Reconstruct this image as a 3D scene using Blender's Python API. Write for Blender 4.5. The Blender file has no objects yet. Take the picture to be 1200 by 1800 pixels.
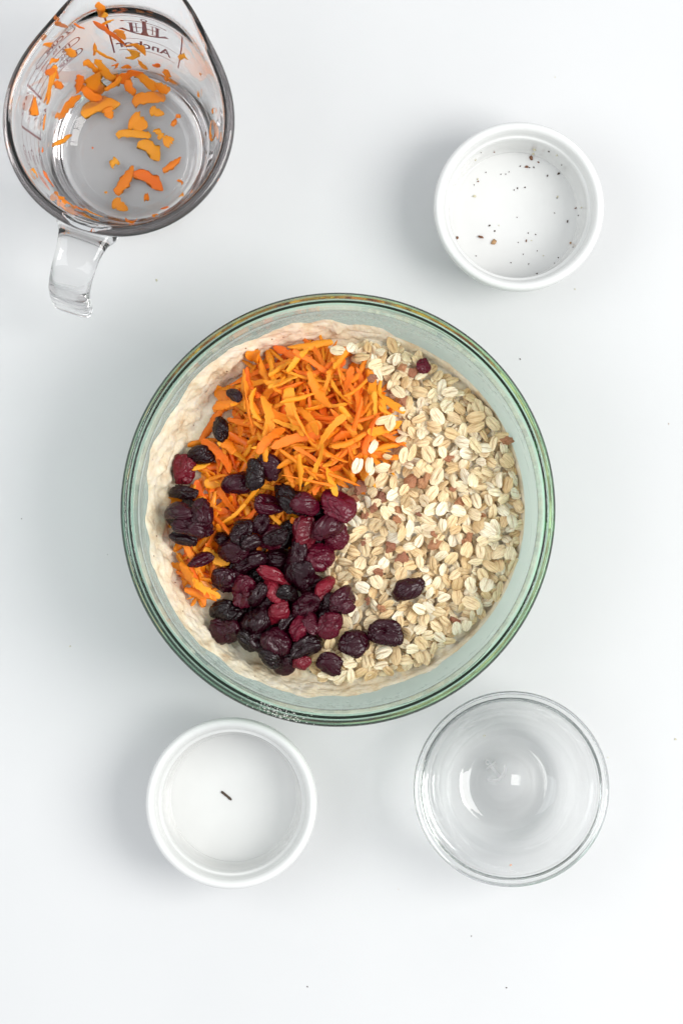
import bpy, bmesh, math, random
import numpy as np
from mathutils import Vector, Matrix, Quaternion, noise as mnoise, Euler

random.seed(7)
rng = np.random.RandomState(7)
scene = bpy.context.scene
col = scene.collection
PI = math.pi

# ------------------------------------------------------------------ camera
FPX, CAM_Z = 4470.0, 1.40            # focal length in photo pixels, camera height
ROT = Euler((math.atan(105 / FPX), -math.atan(22 / FPX), 0.0), 'XYZ')
cam_data = bpy.data.cameras.new('camera')
cam_data.sensor_fit = 'HORIZONTAL'
cam_data.sensor_width = 24.0
cam_data.lens = 24.0 * FPX / 1200.0
cam_data.clip_start = 0.05
cam_data.clip_end = 50.0
cam = bpy.data.objects.new('camera', cam_data)
cam.location = (0, 0, CAM_Z)
cam.rotation_euler = ROT
col.objects.link(cam)
scene.camera = cam

# ------------------------------------------------------------------ light
world = bpy.data.worlds.new('World')
scene.world = world
world.use_nodes = True
bg = world.node_tree.nodes['Background']
bg.inputs['Color'].default_value = (0.93, 0.97, 1.0, 1)
bg.inputs['Strength'].default_value = 0.80


def area(name, loc, target, size, power, color=(1, 1, 1), size_y=None):
    d = bpy.data.lights.new(name, 'AREA')
    d.shape = 'RECTANGLE'
    d.size = size
    d.size_y = size_y or size
    d.energy = power
    d.color = color
    o = bpy.data.objects.new(name, d)
    o.location = loc
    o.rotation_euler = (Vector(target) - Vector(loc)).to_track_quat('-Z', 'Y').to_euler()
    col.objects.link(o)
    return o


area('window_key', (1.18, -0.05, 1.46), (0, 0.0, 0), 0.95, 31.0, (1.0, 0.985, 0.96), 1.15)
area('added_left_fill', (-1.05, 0.10, 1.35), (-0.03, 0, 0), 1.1, 8.5, (0.97, 0.985, 1.0))  # unseen lamp added on the left to lighten the bowl's shadow and the food

scene.view_settings.view_transform = 'Standard'
scene.view_settings.look = 'None'
scene.view_settings.gamma = 1.0
scene.view_settings.exposure = 0.0
scene.render.engine = 'CYCLES'
cy = scene.cycles
cy.use_denoising = True
cy.max_bounces = 24
cy.transmission_bounces = 20
cy.transparent_max_bounces = 16
cy.glossy_bounces = 8
cy.diffuse_bounces = 6
cy.volume_bounces = 2
cy.caustics_reflective = True
cy.caustics_refractive = True
cy.blur_glossy = 0.3
cy.sample_clamp_indirect = 40.0

# ------------------------------------------------------------------ helpers
RM = ROT.to_matrix()


def P(px, py, z):
    """photo pixel -> world point on the horizontal plane at height z"""
    d = RM @ Vector(((px - 600) / FPX, -(py - 900) / FPX, -1.0))
    t = (z - CAM_Z) / d.z
    return Vector((d.x * t, d.y * t, z))


def ppm(z):
    return FPX / (CAM_Z - z)


def setp(o, label=None, cat=None, group=None, kind=None):
    if label: o['label'] = label
    if cat: o['category'] = cat
    if group: o['group'] = group
    if kind: o['kind'] = kind
    return o


def empty(name, loc, label, cat, group=None):
    o = bpy.data.objects.new(name, None)
    o.empty_display_size = 0.01
    o.location = loc
    col.objects.link(o)
    return setp(o, label, cat, group)


def mesh_data(name, verts, faces, mat=None, smooth=True):
    m = bpy.data.meshes.new(name)
    m.from_pydata([tuple(v) for v in verts], [], [tuple(f) for f in faces])
    if smooth:
        m.polygons.foreach_set('use_smooth', [True] * len(m.polygons))
    if mat: m.materials.append(mat)
    m.update()
    return m


def obj(name, mesh, parent=None, loc=None):
    o = bpy.data.objects.new(name, mesh)
    col.objects.link(o)
    if parent: o.parent = parent
    if loc is not None: o.location = loc
    return o


def fix_normals(m):
    bm = bmesh.new(); bm.from_mesh(m)
    bmesh.ops.recalc_face_normals(bm, faces=bm.faces[:])
    bm.to_mesh(m); bm.free()
    return m


def catmull(pts, n=6):
    """smooth polyline through points"""
    out = []
    P_ = [np.array(p, float) for p in pts]
    for i in range(len(P_) - 1):
        p0 = P_[i - 1] if i > 0 else 2 * P_[i] - P_[i + 1]
        p1, p2 = P_[i], P_[i + 1]
        p3 = P_[i + 2] if i + 2 < len(P_) else 2 * P_[i + 1] - P_[i]
        for k in range(n):
            t = k / n
            out.append(0.5 * ((2 * p1) + (-p0 + p2) * t + (2 * p0 - 5 * p1 + 4 * p2 - p3) * t * t +
                              (-p0 + 3 * p1 - 3 * p2 + p3) * t ** 3))
    out.append(P_[-1])
    return np.array(out)


def lathe(name, prof, seg, mat, deform=None):
    """closed profile (r,z) list that begins and ends on the axis"""
    verts, faces = [], []
    n = len(prof)
    idx = []
    for (r, z) in prof:
        if r < 1e-6:
            idx.append([len(verts)] * seg); verts.append((0, 0, z))
        else:
            row = []
            for k in range(seg):
                a = 2 * PI * k / seg
                x, y, zz = r * math.cos(a), r * math.sin(a), z
                if deform: x, y, zz = deform(r, a, z)
                row.append(len(verts)); verts.append((x, y, zz))
            idx.append(row)
    for i in range(n - 1):
        for k in range(seg):
            k2 = (k + 1) % seg
            q = [idx[i][k], idx[i][k2], idx[i + 1][k2], idx[i + 1][k]]
            q2 = []
            for v in q:
                if v not in q2: q2.append(v)
            if len(q2) > 2: faces.append(q2)
    m = mesh_data(name, verts, faces, mat)
    return fix_normals(m)


# ------------------------------------------------------------------ materials
def new_mat(name):
    m = bpy.data.materials.new(name)
    m.use_nodes = True
    nt = m.node_tree
    return m, nt, nt.nodes['Principled BSDF'], nt.nodes['Material Output']


def N(nt, t, **kw):
    n = nt.nodes.new(t)
    for k, v in kw.items():
        if k in n.inputs: n.inputs[k].default_value = v
        else: setattr(n, k, v)
    return n


def ramp(nt, stops, interp='LINEAR'):
    r = nt.nodes.new('ShaderNodeValToRGB')
    r.color_ramp.interpolation = interp
    el = r.color_ramp.elements
    while len(el) < len(stops): el.new(0.5)
    for e, (p, c) in zip(el, stops):
        e.position = p
        e.color = (*c, 1) if len(c) == 3 else c
    return r


def glass_mat(name, sigma, rough=0.0, ior=1.49):
    m, nt, b, out = new_mat(name)
    b.inputs['Base Color'].default_value = (1, 1, 1, 1)
    b.inputs['Transmission Weight'].default_value = 1.0
    b.inputs['Roughness'].default_value = rough
    b.inputs['IOR'].default_value = ior
    if sigma:
        d = max(sigma) * 1.02
        v = N(nt, 'ShaderNodeVolumeAbsorption')
        v.inputs['Density'].default_value = d
        v.inputs['Color'].default_value = (*[1 - s / d for s in sigma], 1)
        nt.links.new(v.outputs[0], out.inputs['Volume'])
    return m


M = {}
M['green_glass'] = glass_mat('green_tinted_glass', (60, 17, 40))
M['cup_glass'] = glass_mat('clear_cup_glass', (7.5, 8, 8))
M['bowl_glass'] = glass_mat('clear_bowl_glass', (8, 7, 7.5))


def mat_table():
    m, nt, b, out = new_mat('white_tabletop')
    tc = N(nt, 'ShaderNodeTexCoord')
    n1 = N(nt, 'ShaderNodeTexNoise', Scale=9.0, Detail=5.0)
    nt.links.new(tc.outputs['Object'], n1.inputs['Vector'])
    r = ramp(nt, [(0.3, (0.595, 0.598, 0.602)), (0.7, (0.615, 0.617, 0.62))])
    nt.links.new(n1.outputs['Fac'], r.inputs['Fac'])
    nt.links.new(r.outputs[0], b.inputs['Base Color'])
    n2 = N(nt, 'ShaderNodeTexNoise', Scale=900.0, Detail=3.0)
    nt.links.new(tc.outputs['Object'], n2.inputs['Vector'])
    bp = N(nt, 'ShaderNodeBump', Strength=0.06, Distance=0.0004)
    nt.links.new(n2.outputs['Fac'], bp.inputs['Height'])
    nt.links.new(bp.outputs[0], b.inputs['Normal'])
    b.inputs['Roughness'].default_value = 0.42
    b.inputs['Specular IOR Level'].default_value = 0.35
    return m


def mat_ceramic():
    m, nt, b, out = new_mat('white_glazed_ceramic')
    tc = N(nt, 'ShaderNodeTexCoord')
    n1 = N(nt, 'ShaderNodeTexNoise', Scale=60.0, Detail=4.0)
    nt.links.new(tc.outputs['Object'], n1.inputs['Vector'])
    r = ramp(nt, [(0.3, (0.67, 0.67, 0.66)), (0.7, (0.695, 0.695, 0.685))])
    nt.links.new(n1.outputs['Fac'], r.inputs['Fac'])
    nt.links.new(r.outputs[0], b.inputs['Base Color'])
    bp = N(nt, 'ShaderNodeBump', Strength=0.12, Distance=0.0006)
    nt.links.new(n1.outputs['Fac'], bp.inputs['Height'])
    nt.links.new(bp.outputs[0], b.inputs['Normal'])
    b.inputs['Roughness'].default_value = 0.14
    return m


def rand_fac(nt):
    oi = N(nt, 'ShaderNodeObjectInfo')
    g = N(nt, 'ShaderNodeNewGeometry')
    a = N(nt, 'ShaderNodeMath', operation='ADD')
    nt.links.new(oi.outputs['Random'], a.inputs[0])
    nt.links.new(g.outputs['Random Per Island'], a.inputs[1])
    f = N(nt, 'ShaderNodeMath', operation='FRACT')
    nt.links.new(a.outputs[0], f.inputs[0])
    return f


def mixrgb(nt, a, bcol, fac, blend='MIX'):
    mx = N(nt, 'ShaderNodeMix', data_type='RGBA', blend_type=blend)
    for sock, v in ((6, a), (7, bcol), (0, fac)):
        if hasattr(v, 'links') or hasattr(v, 'is_linked'):
            nt.links.new(v, mx.inputs[sock])
        else:
            mx.inputs[sock].default_value = v
    return mx.outputs[2]


def mat_oat():
    m, nt, b, out = new_mat('rolled_oat')
    f = rand_fac(nt)
    r = ramp(nt, [(0.0, (0.70, 0.49, 0.25)), (0.3, (0.84, 0.65, 0.38)), (0.65, (0.90, 0.76, 0.51)), (1.0, (0.93, 0.85, 0.67))])
    nt.links.new(f.outputs[0], r.inputs['Fac'])
    at = N(nt, 'ShaderNodeAttribute', attribute_name='crease')
    uvw = N(nt, 'ShaderNodeAttribute', attribute_name='flat')
    mp = N(nt, 'ShaderNodeMapping')
    mp.inputs['Scale'].default_value = (1.2, 9.0, 1.0)
    nt.links.new(uvw.outputs['Vector'], mp.inputs['Vector'])
    no = N(nt, 'ShaderNodeTexNoise', Scale=1.6, Detail=4.0, Roughness=0.6)
    nt.links.new(mp.outputs[0], no.inputs['Vector'])
    r2 = ramp(nt, [(0.40, (0.45, 0.30, 0.16)), (0.52, (1, 1, 1))])
    nt.links.new(no.outputs['Fac'], r2.inputs['Fac'])
    c1 = mixrgb(nt, r.outputs[0], r2.outputs[0], 0.5, 'MULTIPLY')
    c2 = mixrgb(nt, c1, (0.36, 0.20, 0.085, 1), at.outputs['Fac'])
    nt.links.new(c2, b.inputs['Base Color'])
    bp = N(nt, 'ShaderNodeBump', Strength=0.5, Distance=0.0003)
    nt.links.new(no.outputs['Fac'], bp.inputs['Height'])
    nt.links.new(bp.outputs[0], b.inputs['Normal'])
    b.inputs['Roughness'].default_value = 0.6
    b.inputs['Subsurface Weight'].default_value = 0.15
    b.inputs['Subsurface Radius'].default_value = (0.002, 0.0012, 0.0006)
    b.inputs['Subsurface Scale'].default_value = 0.5
    return m


def mat_carrot():
    m, nt, b, out = new_mat('grated_carrot')
    f = rand_fac(nt)
    r = ramp(nt, [(0.0, (1.0, 0.17, 0.003)), (0.35, (1.0, 0.27, 0.005)), (0.75, (1.0, 0.34, 0.007)), (1.0, (1.0, 0.41, 0.018))])
    nt.links.new(f.outputs[0], r.inputs['Fac'])
    tc = N(nt, 'ShaderNodeTexCoord')
    no = N(nt, 'ShaderNodeTexNoise', Scale=420.0, Detail=4.0, Roughness=0.6)
    nt.links.new(tc.outputs['Object'], no.inputs['Vector'])
    r2 = ramp(nt, [(0.3, (0.97, 0.82, 0.6)), (0.6, (1, 1, 1))])
    nt.links.new(no.outputs['Fac'], r2.inputs['Fac'])
    c = mixrgb(nt, r.outputs[0], r2.outputs[0], 0.8, 'MULTIPLY')
    nt.links.new(c, b.inputs['Base Color'])
    bp = N(nt, 'ShaderNodeBump', Strength=0.6, Distance=0.0004)
    nt.links.new(no.outputs['Fac'], bp.inputs['Height'])
    nt.links.new(bp.outputs[0], b.inputs['Normal'])
    b.inputs['Roughness'].default_value = 0.42
    b.inputs['Subsurface Weight'].default_value = 0.15
    b.inputs['Subsurface Radius'].default_value = (0.006, 0.0018, 0.0003)
    b.inputs['Subsurface Scale'].default_value = 0.6
    return m


def mat_cranberry(name, stops, rough=0.12):
    m, nt, b, out = new_mat(name)
    f = rand_fac(nt)
    r = ramp(nt, stops)
    nt.links.new(f.outputs[0], r.inputs['Fac'])
    tc = N(nt, 'ShaderNodeTexCoord')
    no = N(nt, 'ShaderNodeTexNoise', Scale=230.0, Detail=3.0)
    nt.links.new(tc.outputs['Object'], no.inputs['Vector'])
    r2 = ramp(nt, [(0.32, (0.35, 0.3, 0.4)), (0.68, (2.0, 1.3, 1.3))])
    nt.links.new(no.outputs['Fac'], r2.inputs['Fac'])
    c = mixrgb(nt, r.outputs[0], r2.outputs[0], 0.9, 'MULTIPLY')
    nt.links.new(c, b.inputs['Base Color'])
    n3 = N(nt, 'ShaderNodeTexNoise', Scale=520.0, Detail=3.0, Roughness=0.5)
    nt.links.new(tc.outputs['Object'], n3.inputs['Vector'])
    bp = N(nt, 'ShaderNodeBump', Strength=0.3, Distance=0.0004)
    nt.links.new(n3.outputs['Fac'], bp.inputs['Height'])
    nt.links.new(bp.outputs[0], b.inputs['Normal'])
    b.inputs['Roughness'].default_value = rough
    b.inputs['Specular IOR Level'].default_value = 0.12
    b.inputs['Coat Weight'].default_value = 0.40
    b.inputs['Coat Roughness'].default_value = 0.06
    return m


def mat_pecan():
    m, nt, b, out = new_mat('chopped_pecan')
    f = rand_fac(nt)
    r = ramp(nt, [(0.0, (0.22, 0.06, 0.035)), (0.5, (0.38, 0.12, 0.06)), (1.0, (0.50, 0.22, 0.10))])
    nt.links.new(f.outputs[0], r.inputs['Fac'])
    tc = N(nt, 'ShaderNodeTexCoord')
    no = N(nt, 'ShaderNodeTexNoise', Scale=190.0, Detail=4.0)
    nt.links.new(tc.outputs['Object'], no.inputs['Vector'])
    r2 = ramp(nt, [(0.56, (0, 0, 0)), (0.64, (1, 1, 1))])
    nt.links.new(no.outputs['Fac'], r2.inputs['Fac'])
    c = mixrgb(nt, r.outputs[0], (0.62, 0.42, 0.24, 1), r2.outputs[0])
    nt.links.new(c, b.inputs['Base Color'])
    bp = N(nt, 'ShaderNodeBump', Strength=0.6, Distance=0.0006)
    nt.links.new(no.outputs['Fac'], bp.inputs['Height'])
    nt.links.new(bp.outputs[0], b.inputs['Normal'])
    b.inputs['Roughness'].default_value = 0.5
    return m


def mat_batter():
    m, nt, b, out = new_mat('oat_batter')
    tc = N(nt, 'ShaderNodeTexCoord')
    no = N(nt, 'ShaderNodeTexNoise', Scale=90.0, Detail=6.0, Roughness=0.6)
    nt.links.new(tc.outputs['Object'], no.inputs['Vector'])
    r = ramp(nt, [(0.28, (0.62, 0.44, 0.26)), (0.45, (0.79, 0.69, 0.50)), (0.7, (0.87, 0.82, 0.70))])
    nt.links.new(no.outputs['Fac'], r.inputs['Fac'])
    sp = N(nt, 'ShaderNodeTexVoronoi', Scale=210.0)
    nt.links.new(tc.outputs['Object'], sp.inputs['Vector'])
    rs = ramp(nt, [(0.08, (1, 1, 1)), (0.13, (0, 0, 0))])
    nt.links.new(sp.outputs['Distance'], rs.inputs['Fac'])
    cn = N(nt, 'ShaderNodeSeparateColor')
    nt.links.new(sp.outputs['Color'], cn.inputs[0])
    gt = N(nt, 'ShaderNodeMath', operation='GREATER_THAN')
    gt.inputs[1].default_value = 0.72
    nt.links.new(cn.outputs[0], gt.inputs[0])
    mu = N(nt, 'ShaderNodeMath', operation='MULTIPLY')
    nt.links.new(rs.outputs[0], mu.inputs[0]); nt.links.new(gt.outputs[0], mu.inputs[1])
    c = mixrgb(nt, r.outputs[0], (0.22, 0.10, 0.05, 1), mu.outputs[0])
    nt.links.new(c, b.inputs['Base Color'])
    n3 = N(nt, 'ShaderNodeTexNoise', Scale=260.0, Detail=4.0)
    nt.links.new(tc.outputs['Object'], n3.inputs['Vector'])
    bp = N(nt, 'ShaderNodeBump', Strength=0.7, Distance=0.0016)
    nt.links.new(n3.outputs['Fac'], bp.inputs['Height'])
    nt.links.new(bp.outputs[0], b.inputs['Normal'])
    b.inputs['Roughness'].default_value = 0.38
    b.inputs['Subsurface Weight'].default_value = 0.2
    b.inputs['Subsurface Radius'].default_value = (0.004, 0.003, 0.002)
    b.inputs['Subsurface Scale'].default_value = 0.5
    return m


def mat_film():
    """streaky flour and batter residue: patchy white smear"""
    m, nt, b, out = new_mat('flour_smear')
    uv = N(nt, 'ShaderNodeAttribute', attribute_name='wall')      # x = angle, y = height, z = coverage
    mp = N(nt, 'ShaderNodeMapping')
    mp.inputs['Scale'].default_value = (3.0, 420.0, 1.0)
    nt.links.new(uv.outputs['Vector'], mp.inputs['Vector'])
    no = N(nt, 'ShaderNodeTexNoise', Scale=1.0, Detail=6.0, Roughness=0.62, Distortion=0.6)
    nt.links.new(mp.outputs[0], no.inputs['Vector'])
    mp2 = N(nt, 'ShaderNodeMapping')
    mp2.inputs['Scale'].default_value = (9.0, 130.0, 0.0)
    nt.links.new(uv.outputs['Vector'], mp2.inputs['Vector'])
    no2 = N(nt, 'ShaderNodeTexNoise', Scale=1.0, Detail=5.0, Roughness=0.6)
    nt.links.new(mp2.outputs[0], no2.inputs['Vector'])
    ad = N(nt, 'ShaderNodeMath', operation='ADD')
    nt.links.new(no.outputs['Fac'], ad.inputs[0]); nt.links.new(no2.outputs['Fac'], ad.inputs[1])
    sx = N(nt, 'ShaderNodeSeparateXYZ')
    nt.links.new(uv.outputs['Vector'], sx.inputs[0])
    ad2 = N(nt, 'ShaderNodeMath', operation='ADD')
    nt.links.new(ad.outputs[0], ad2.inputs[0]); nt.links.new(sx.outputs[2], ad2.inputs[1])
    r = ramp(nt, [(0.50, (0.25, 0.25, 0.25)), (0.70, (0.98, 0.98, 0.98))])
    hv = N(nt, 'ShaderNodeMath', operation='MULTIPLY'); hv.inputs[1].default_value = 0.5
    nt.links.new(ad2.outputs[0], hv.inputs[0])
    nt.links.new(hv.outputs[0], r.inputs['Fac'])
    nt.nodes.remove(b)
    df = N(nt, 'ShaderNodeBsdfDiffuse'); df.inputs['Color'].default_value = (0.95, 0.945, 0.93, 1)
    tl = N(nt, 'ShaderNodeBsdfTranslucent'); tl.inputs['Color'].default_value = (0.95, 0.945, 0.93, 1)
    tr = N(nt, 'ShaderNodeBsdfTransparent')
    m1 = N(nt, 'ShaderNodeMixShader'); m1.inputs[0].default_value = 0.75
    nt.links.new(df.outputs[0], m1.inputs[1]); nt.links.new(tl.outputs[0], m1.inputs[2])
    m2 = N(nt, 'ShaderNodeMixShader')
    nt.links.new(r.outputs[0], m2.inputs[0]); nt.links.new(tr.outputs[0], m2.inputs[1]); nt.links.new(m1.outputs[0], m2.inputs[2])
    nt.links.new(m2.outputs[0], out.inputs['Surface'])
    return m


def plain(name, c, rough=0.5):
    m, nt, b, out = new_mat(name)
    tc = N(nt, 'ShaderNodeTexCoord')
    no = N(nt, 'ShaderNodeTexNoise', Scale=900.0, Detail=2.0)
    nt.links.new(tc.outputs['Object'], no.inputs['Vector'])
    r = ramp(nt, [(0.3, tuple(x * 0.7 for x in c)), (0.7, tuple(min(1, x * 1.2) for x in c))])
    nt.links.new(no.outputs['Fac'], r.inputs['Fac'])
    nt.links.new(r.outputs[0], b.inputs['Base Color'])
    b.inputs['Roughness'].default_value = rough
    return m


M['table'] = mat_table()
M['ceramic'] = mat_ceramic()
M['oat'] = mat_oat()
M['carrot'] = mat_carrot()
M['cran'] = mat_cranberry('dried_cranberry', [(0.0, (0.012, 0.0015, 0.005)), (0.45, (0.030, 0.002, 0.009)), (0.8, (0.060, 0.003, 0.014)), (1.0, (0.11, 0.005, 0.02))])
M['cran_black'] = mat_cranberry('blackish_cranberry', [(0.0, (0.006, 0.002, 0.003)), (1.0, (0.016, 0.002, 0.006))], 0.16)
M['cran_red'] = mat_cranberry('red_cranberry', [(0.0, (0.08, 0.004, 0.012)), (1.0, (0.19, 0.012, 0.026))], 0.22)
M['pecan'] = mat_pecan()
M['batter'] = mat_batter()
M['film'] = mat_film()
M['red_print'] = plain('red_print', (0.30, 0.006, 0.02), 0.5)
M['flour'] = plain('flour', (0.82, 0.80, 0.76), 0.8)
M['crumb_brown'] = plain('brown_crumb', (0.20, 0.075, 0.03), 0.6)
M['crumb_dark'] = plain('dark_crumb', (0.06, 0.035, 0.02), 0.6)
M['crumb_tan'] = plain('tan_crumb', (0.45, 0.26, 0.12), 0.6)
M['crumb_pale'] = plain('pale_crumb', (0.62, 0.58, 0.40), 0.6)

# ------------------------------------------------------------------ tabletop
S = 1.6
tv, tf = [], []
n = 24
for i in range(n + 1):
    for j in range(n + 1):
        tv.append((-S + 2 * S * i / n, -S + 2 * S * j / n, 0))
for i in range(n):
    for j in range(n):
        a = i * (n + 1) + j
        tf.append((a, a + n + 1, a + n + 2, a + 1))
for z in (-0.03,):
    pass
table = obj('tabletop', mesh_data('tabletop', tv, tf, M['table']))
setp(table, 'plain white tabletop under all the bowls and cups', kind='structure')

# ------------------------------------------------------------------ mixing bowl
BC = P(594, 895, 0.103)
BX, BY = BC.x, BC.y
# inner wall radius against height
bowl_in = catmull([(0.0, 0.0065), (0.035, 0.0068), (0.055, 0.0095), (0.073, 0.0190), (0.086, 0.033), (0.0955, 0.052),
                   (0.1005, 0.070), (0.1032, 0.086), (0.1046, 0.097)], 8)


def rin_bowl(z):
    return float(np.interp(z, bowl_in[:, 1], bowl_in[:, 0]))


bowl_out = catmull([(0.050, 0.0), (0.056, 0.0008), (0.066, 0.0065), (0.080, 0.0185), (0.0925, 0.035), (0.1000, 0.052),
                    (0.1045, 0.070), (0.1068, 0.086), (0.1078, 0.0925)], 6)
bead = catmull([(0.1078, 0.0925), (0.1098, 0.0940), (0.1112, 0.0968), (0.1112, 0.1000), (0.1104, 0.1020), (0.1092, 0.1028),
                (0.1080, 0.1023), (0.1073, 0.1012), (0.1065, 0.1013), (0.1055, 0.1009), (0.1048, 0.0992), (0.1046, 0.097)], 5)
prof = [(0, 0.0012), (0.046, 0.0012), (0.048, 0.0002)] + [tuple(p) for p in bowl_out] + [tuple(p) for p in bead[1:-1]] + \
       [tuple(p) for p in bowl_in[::-1]]
bowl_root = empty('mixing_bowl', (BX, BY, 0), 'large green-tinted glass mixing bowl filled with oats, carrot and cranberries', 'mixing bowl')
obj('bowl_body', lathe('bowl_body', prof, 220, M['green_glass']), bowl_root)

# base height field of what lies in the bowl
RES = 0.0004
GN = 560
GX0, GY0 = BX - RES * GN / 2, BY - RES * GN / 2
gx = GX0 + RES * (np.arange(GN) + 0.5)
gy = GY0 + RES * (np.arange(GN) + 0.5)
XX, YY = np.meshgrid(gx, gy, indexing='ij')
c1 = P(555, 745, 0.065); c2 = P(790, 880, 0.06); c3 = P(360, 960, 0.05)


def gauss(cx, cy, s):
    return np.exp(-((XX - cx) ** 2 + (YY - cy) ** 2) / (2 * s * s))


H = 0.0485 + 0.012 * gauss(c1.x, c1.y, 0.030) + 0.011 * gauss(c2.x, c2.y, 0.05) + 0.0015 * gauss(c3.x, c3.y, 0.02)
H0 = H.copy()


def h_at(F, x, y):
    i = int(np.clip((x - GX0) / RES, 0, GN - 1)); j = int(np.clip((y - GY0) / RES, 0, GN - 1))
    return float(F[i, j])


# batter: pool in the middle that climbs the wall, thick on the far left side
def wrap(a):
    return (a + PI) % (2 * PI) - PI


def bat_mask(a):
    # thick from the top of the bowl round the left side to the lower left
    def bump(c, w): return math.exp(-(wrap(a - c) / w) ** 2)
    return min(1.0, 0.55 * bump(math.radians(88), 0.35) + 0.95 * bump(math.radians(135), 0.62) + 1.0 * bump(math.radians(182), 0.45) +
               0.62 * bump(math.radians(225), 0.5) + 0.3 * bump(math.radians(262), 0.4))


bv, bf = [], []
TH, R1, R2 = 420, 26, 26
for k in range(TH):
    a = 2 * PI * k / TH
    ca, sa = math.cos(a), math.sin(a)
    mk = bat_mask(a)
    zb = h_at(H0, BX + 0.088 * ca, BY + 0.088 * sa)
    ztop = 0.0545 + 0.0185 * mk + 0.010 * mk * mnoise.noise((ca * 4, sa * 4, 3.3)) + 0.0055 * mnoise.noise((ca * 9, sa * 9, 1.3)) + 0.0012 * mnoise.noise((ca * 45, sa * 45, 4.3))
    ztop = max(ztop, zb + 0.004)
    rbase = rin_bowl(zb) - 0.0010 - 0.0042 * mk
    for i in range(R1):
        r = rbase * (i + 0.02) / (R1 - 1)
        r = min(r, rbase)
        x, y = r * ca, r * sa
        z = h_at(H0, BX + x, BY + y) + 0.0010 * mnoise.noise((x * 160, y * 160, 0))
        bv.append((x, y, z))
    z_end = bv[-1][2]
    for i in range(1, R2 + 1):
        u = i / R2
        z = z_end + (ztop - z_end) * u
        lump = mnoise.fractal((ca * 13 + 3 * mnoise.noise((ca * 5, sa * 5, z * 60)), sa * 13, z * 150), 0.95, 2.1, 3)
        t = (0.0010 + 0.0042 * mk * (1 - 0.55 * u)) + 0.0032 * mk * lump + 0.0003 * mnoise.noise((ca * 40, sa * 40, z * 400))
        t *= 1 - 0.9 * u ** 4
        t = max(t, 0.00035)
        bv.append(((rin_bowl(z) - t) * ca, (rin_bowl(z) - t) * sa, z))
    # back side of the layer against the glass
    bv.append(((rin_bowl(ztop) - 0.00015) * ca, (rin_bowl(ztop) - 0.00015) * sa, ztop + 0.0002))
ROWN = R1 + R2 + 1
for k in range(TH):
    k2 = (k + 1) % TH
    for i in range(ROWN - 1):
        bf.append((k * ROWN + i, k * ROWN + i + 1, k2 * ROWN + i + 1, k2 * ROWN + i))
bf.append([k * ROWN for k in range(TH)][::-1])
batter = obj('batter', fix_normals(mesh_data('batter', bv, bf, M['batter'])), None, (BX, BY, 0))
setp(batter, 'lumpy cream-coloured batter smeared up the inside of the big glass bowl', 'batter')

# flour film on the wall above it
fv, ff, fw = [], [], []
TH, RZ = 300, 34
for k in range(TH + 1):
    a = 2 * PI * k / TH
    edge = 0.0865 + 0.0006 * mnoise.noise((math.cos(a) * 12, math.sin(a) * 12, 9))
    for i in range(RZ + 1):
        z = 0.046 + (edge - 0.046) * i / RZ
        r = rin_bowl(z) - 0.00018
        fv.append((r * math.cos(a), r * math.sin(a), z))
        u = (z - 0.046) / (edge - 0.046)
        cover = 0.28 * math.cos(a + 0.35) + 0.30 + (0.55 * math.exp(-((1 - u) / 0.07) ** 2)) - 0.10 * math.exp(-((u - 0.8) / 0.12) ** 2)
        cover += 0.25 * math.exp(-((u - 0.2) / 0.3) ** 2)
        fw.append((3 * math.cos(a), z + 0.02 * math.sin(a), cover))
for k in range(TH):
    for i in range(RZ):
        a0 = k * (RZ + 1) + i
        ff.append((a0, a0 + 1, a0 + RZ + 2, a0 + RZ + 1))
fm = mesh_data('flour_film', fv, ff, M['film'])
at = fm.attributes.new('wall', 'FLOAT_VECTOR', 'POINT')
at.data.foreach_set('vector', [c for v in fw for c in v])
film = obj('flour_film', fm, None, (BX, BY, 0))
setp(film, 'thin streaky white flour film on the inner wall of the big glass bowl', 'flour film', kind='stuff')


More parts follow.
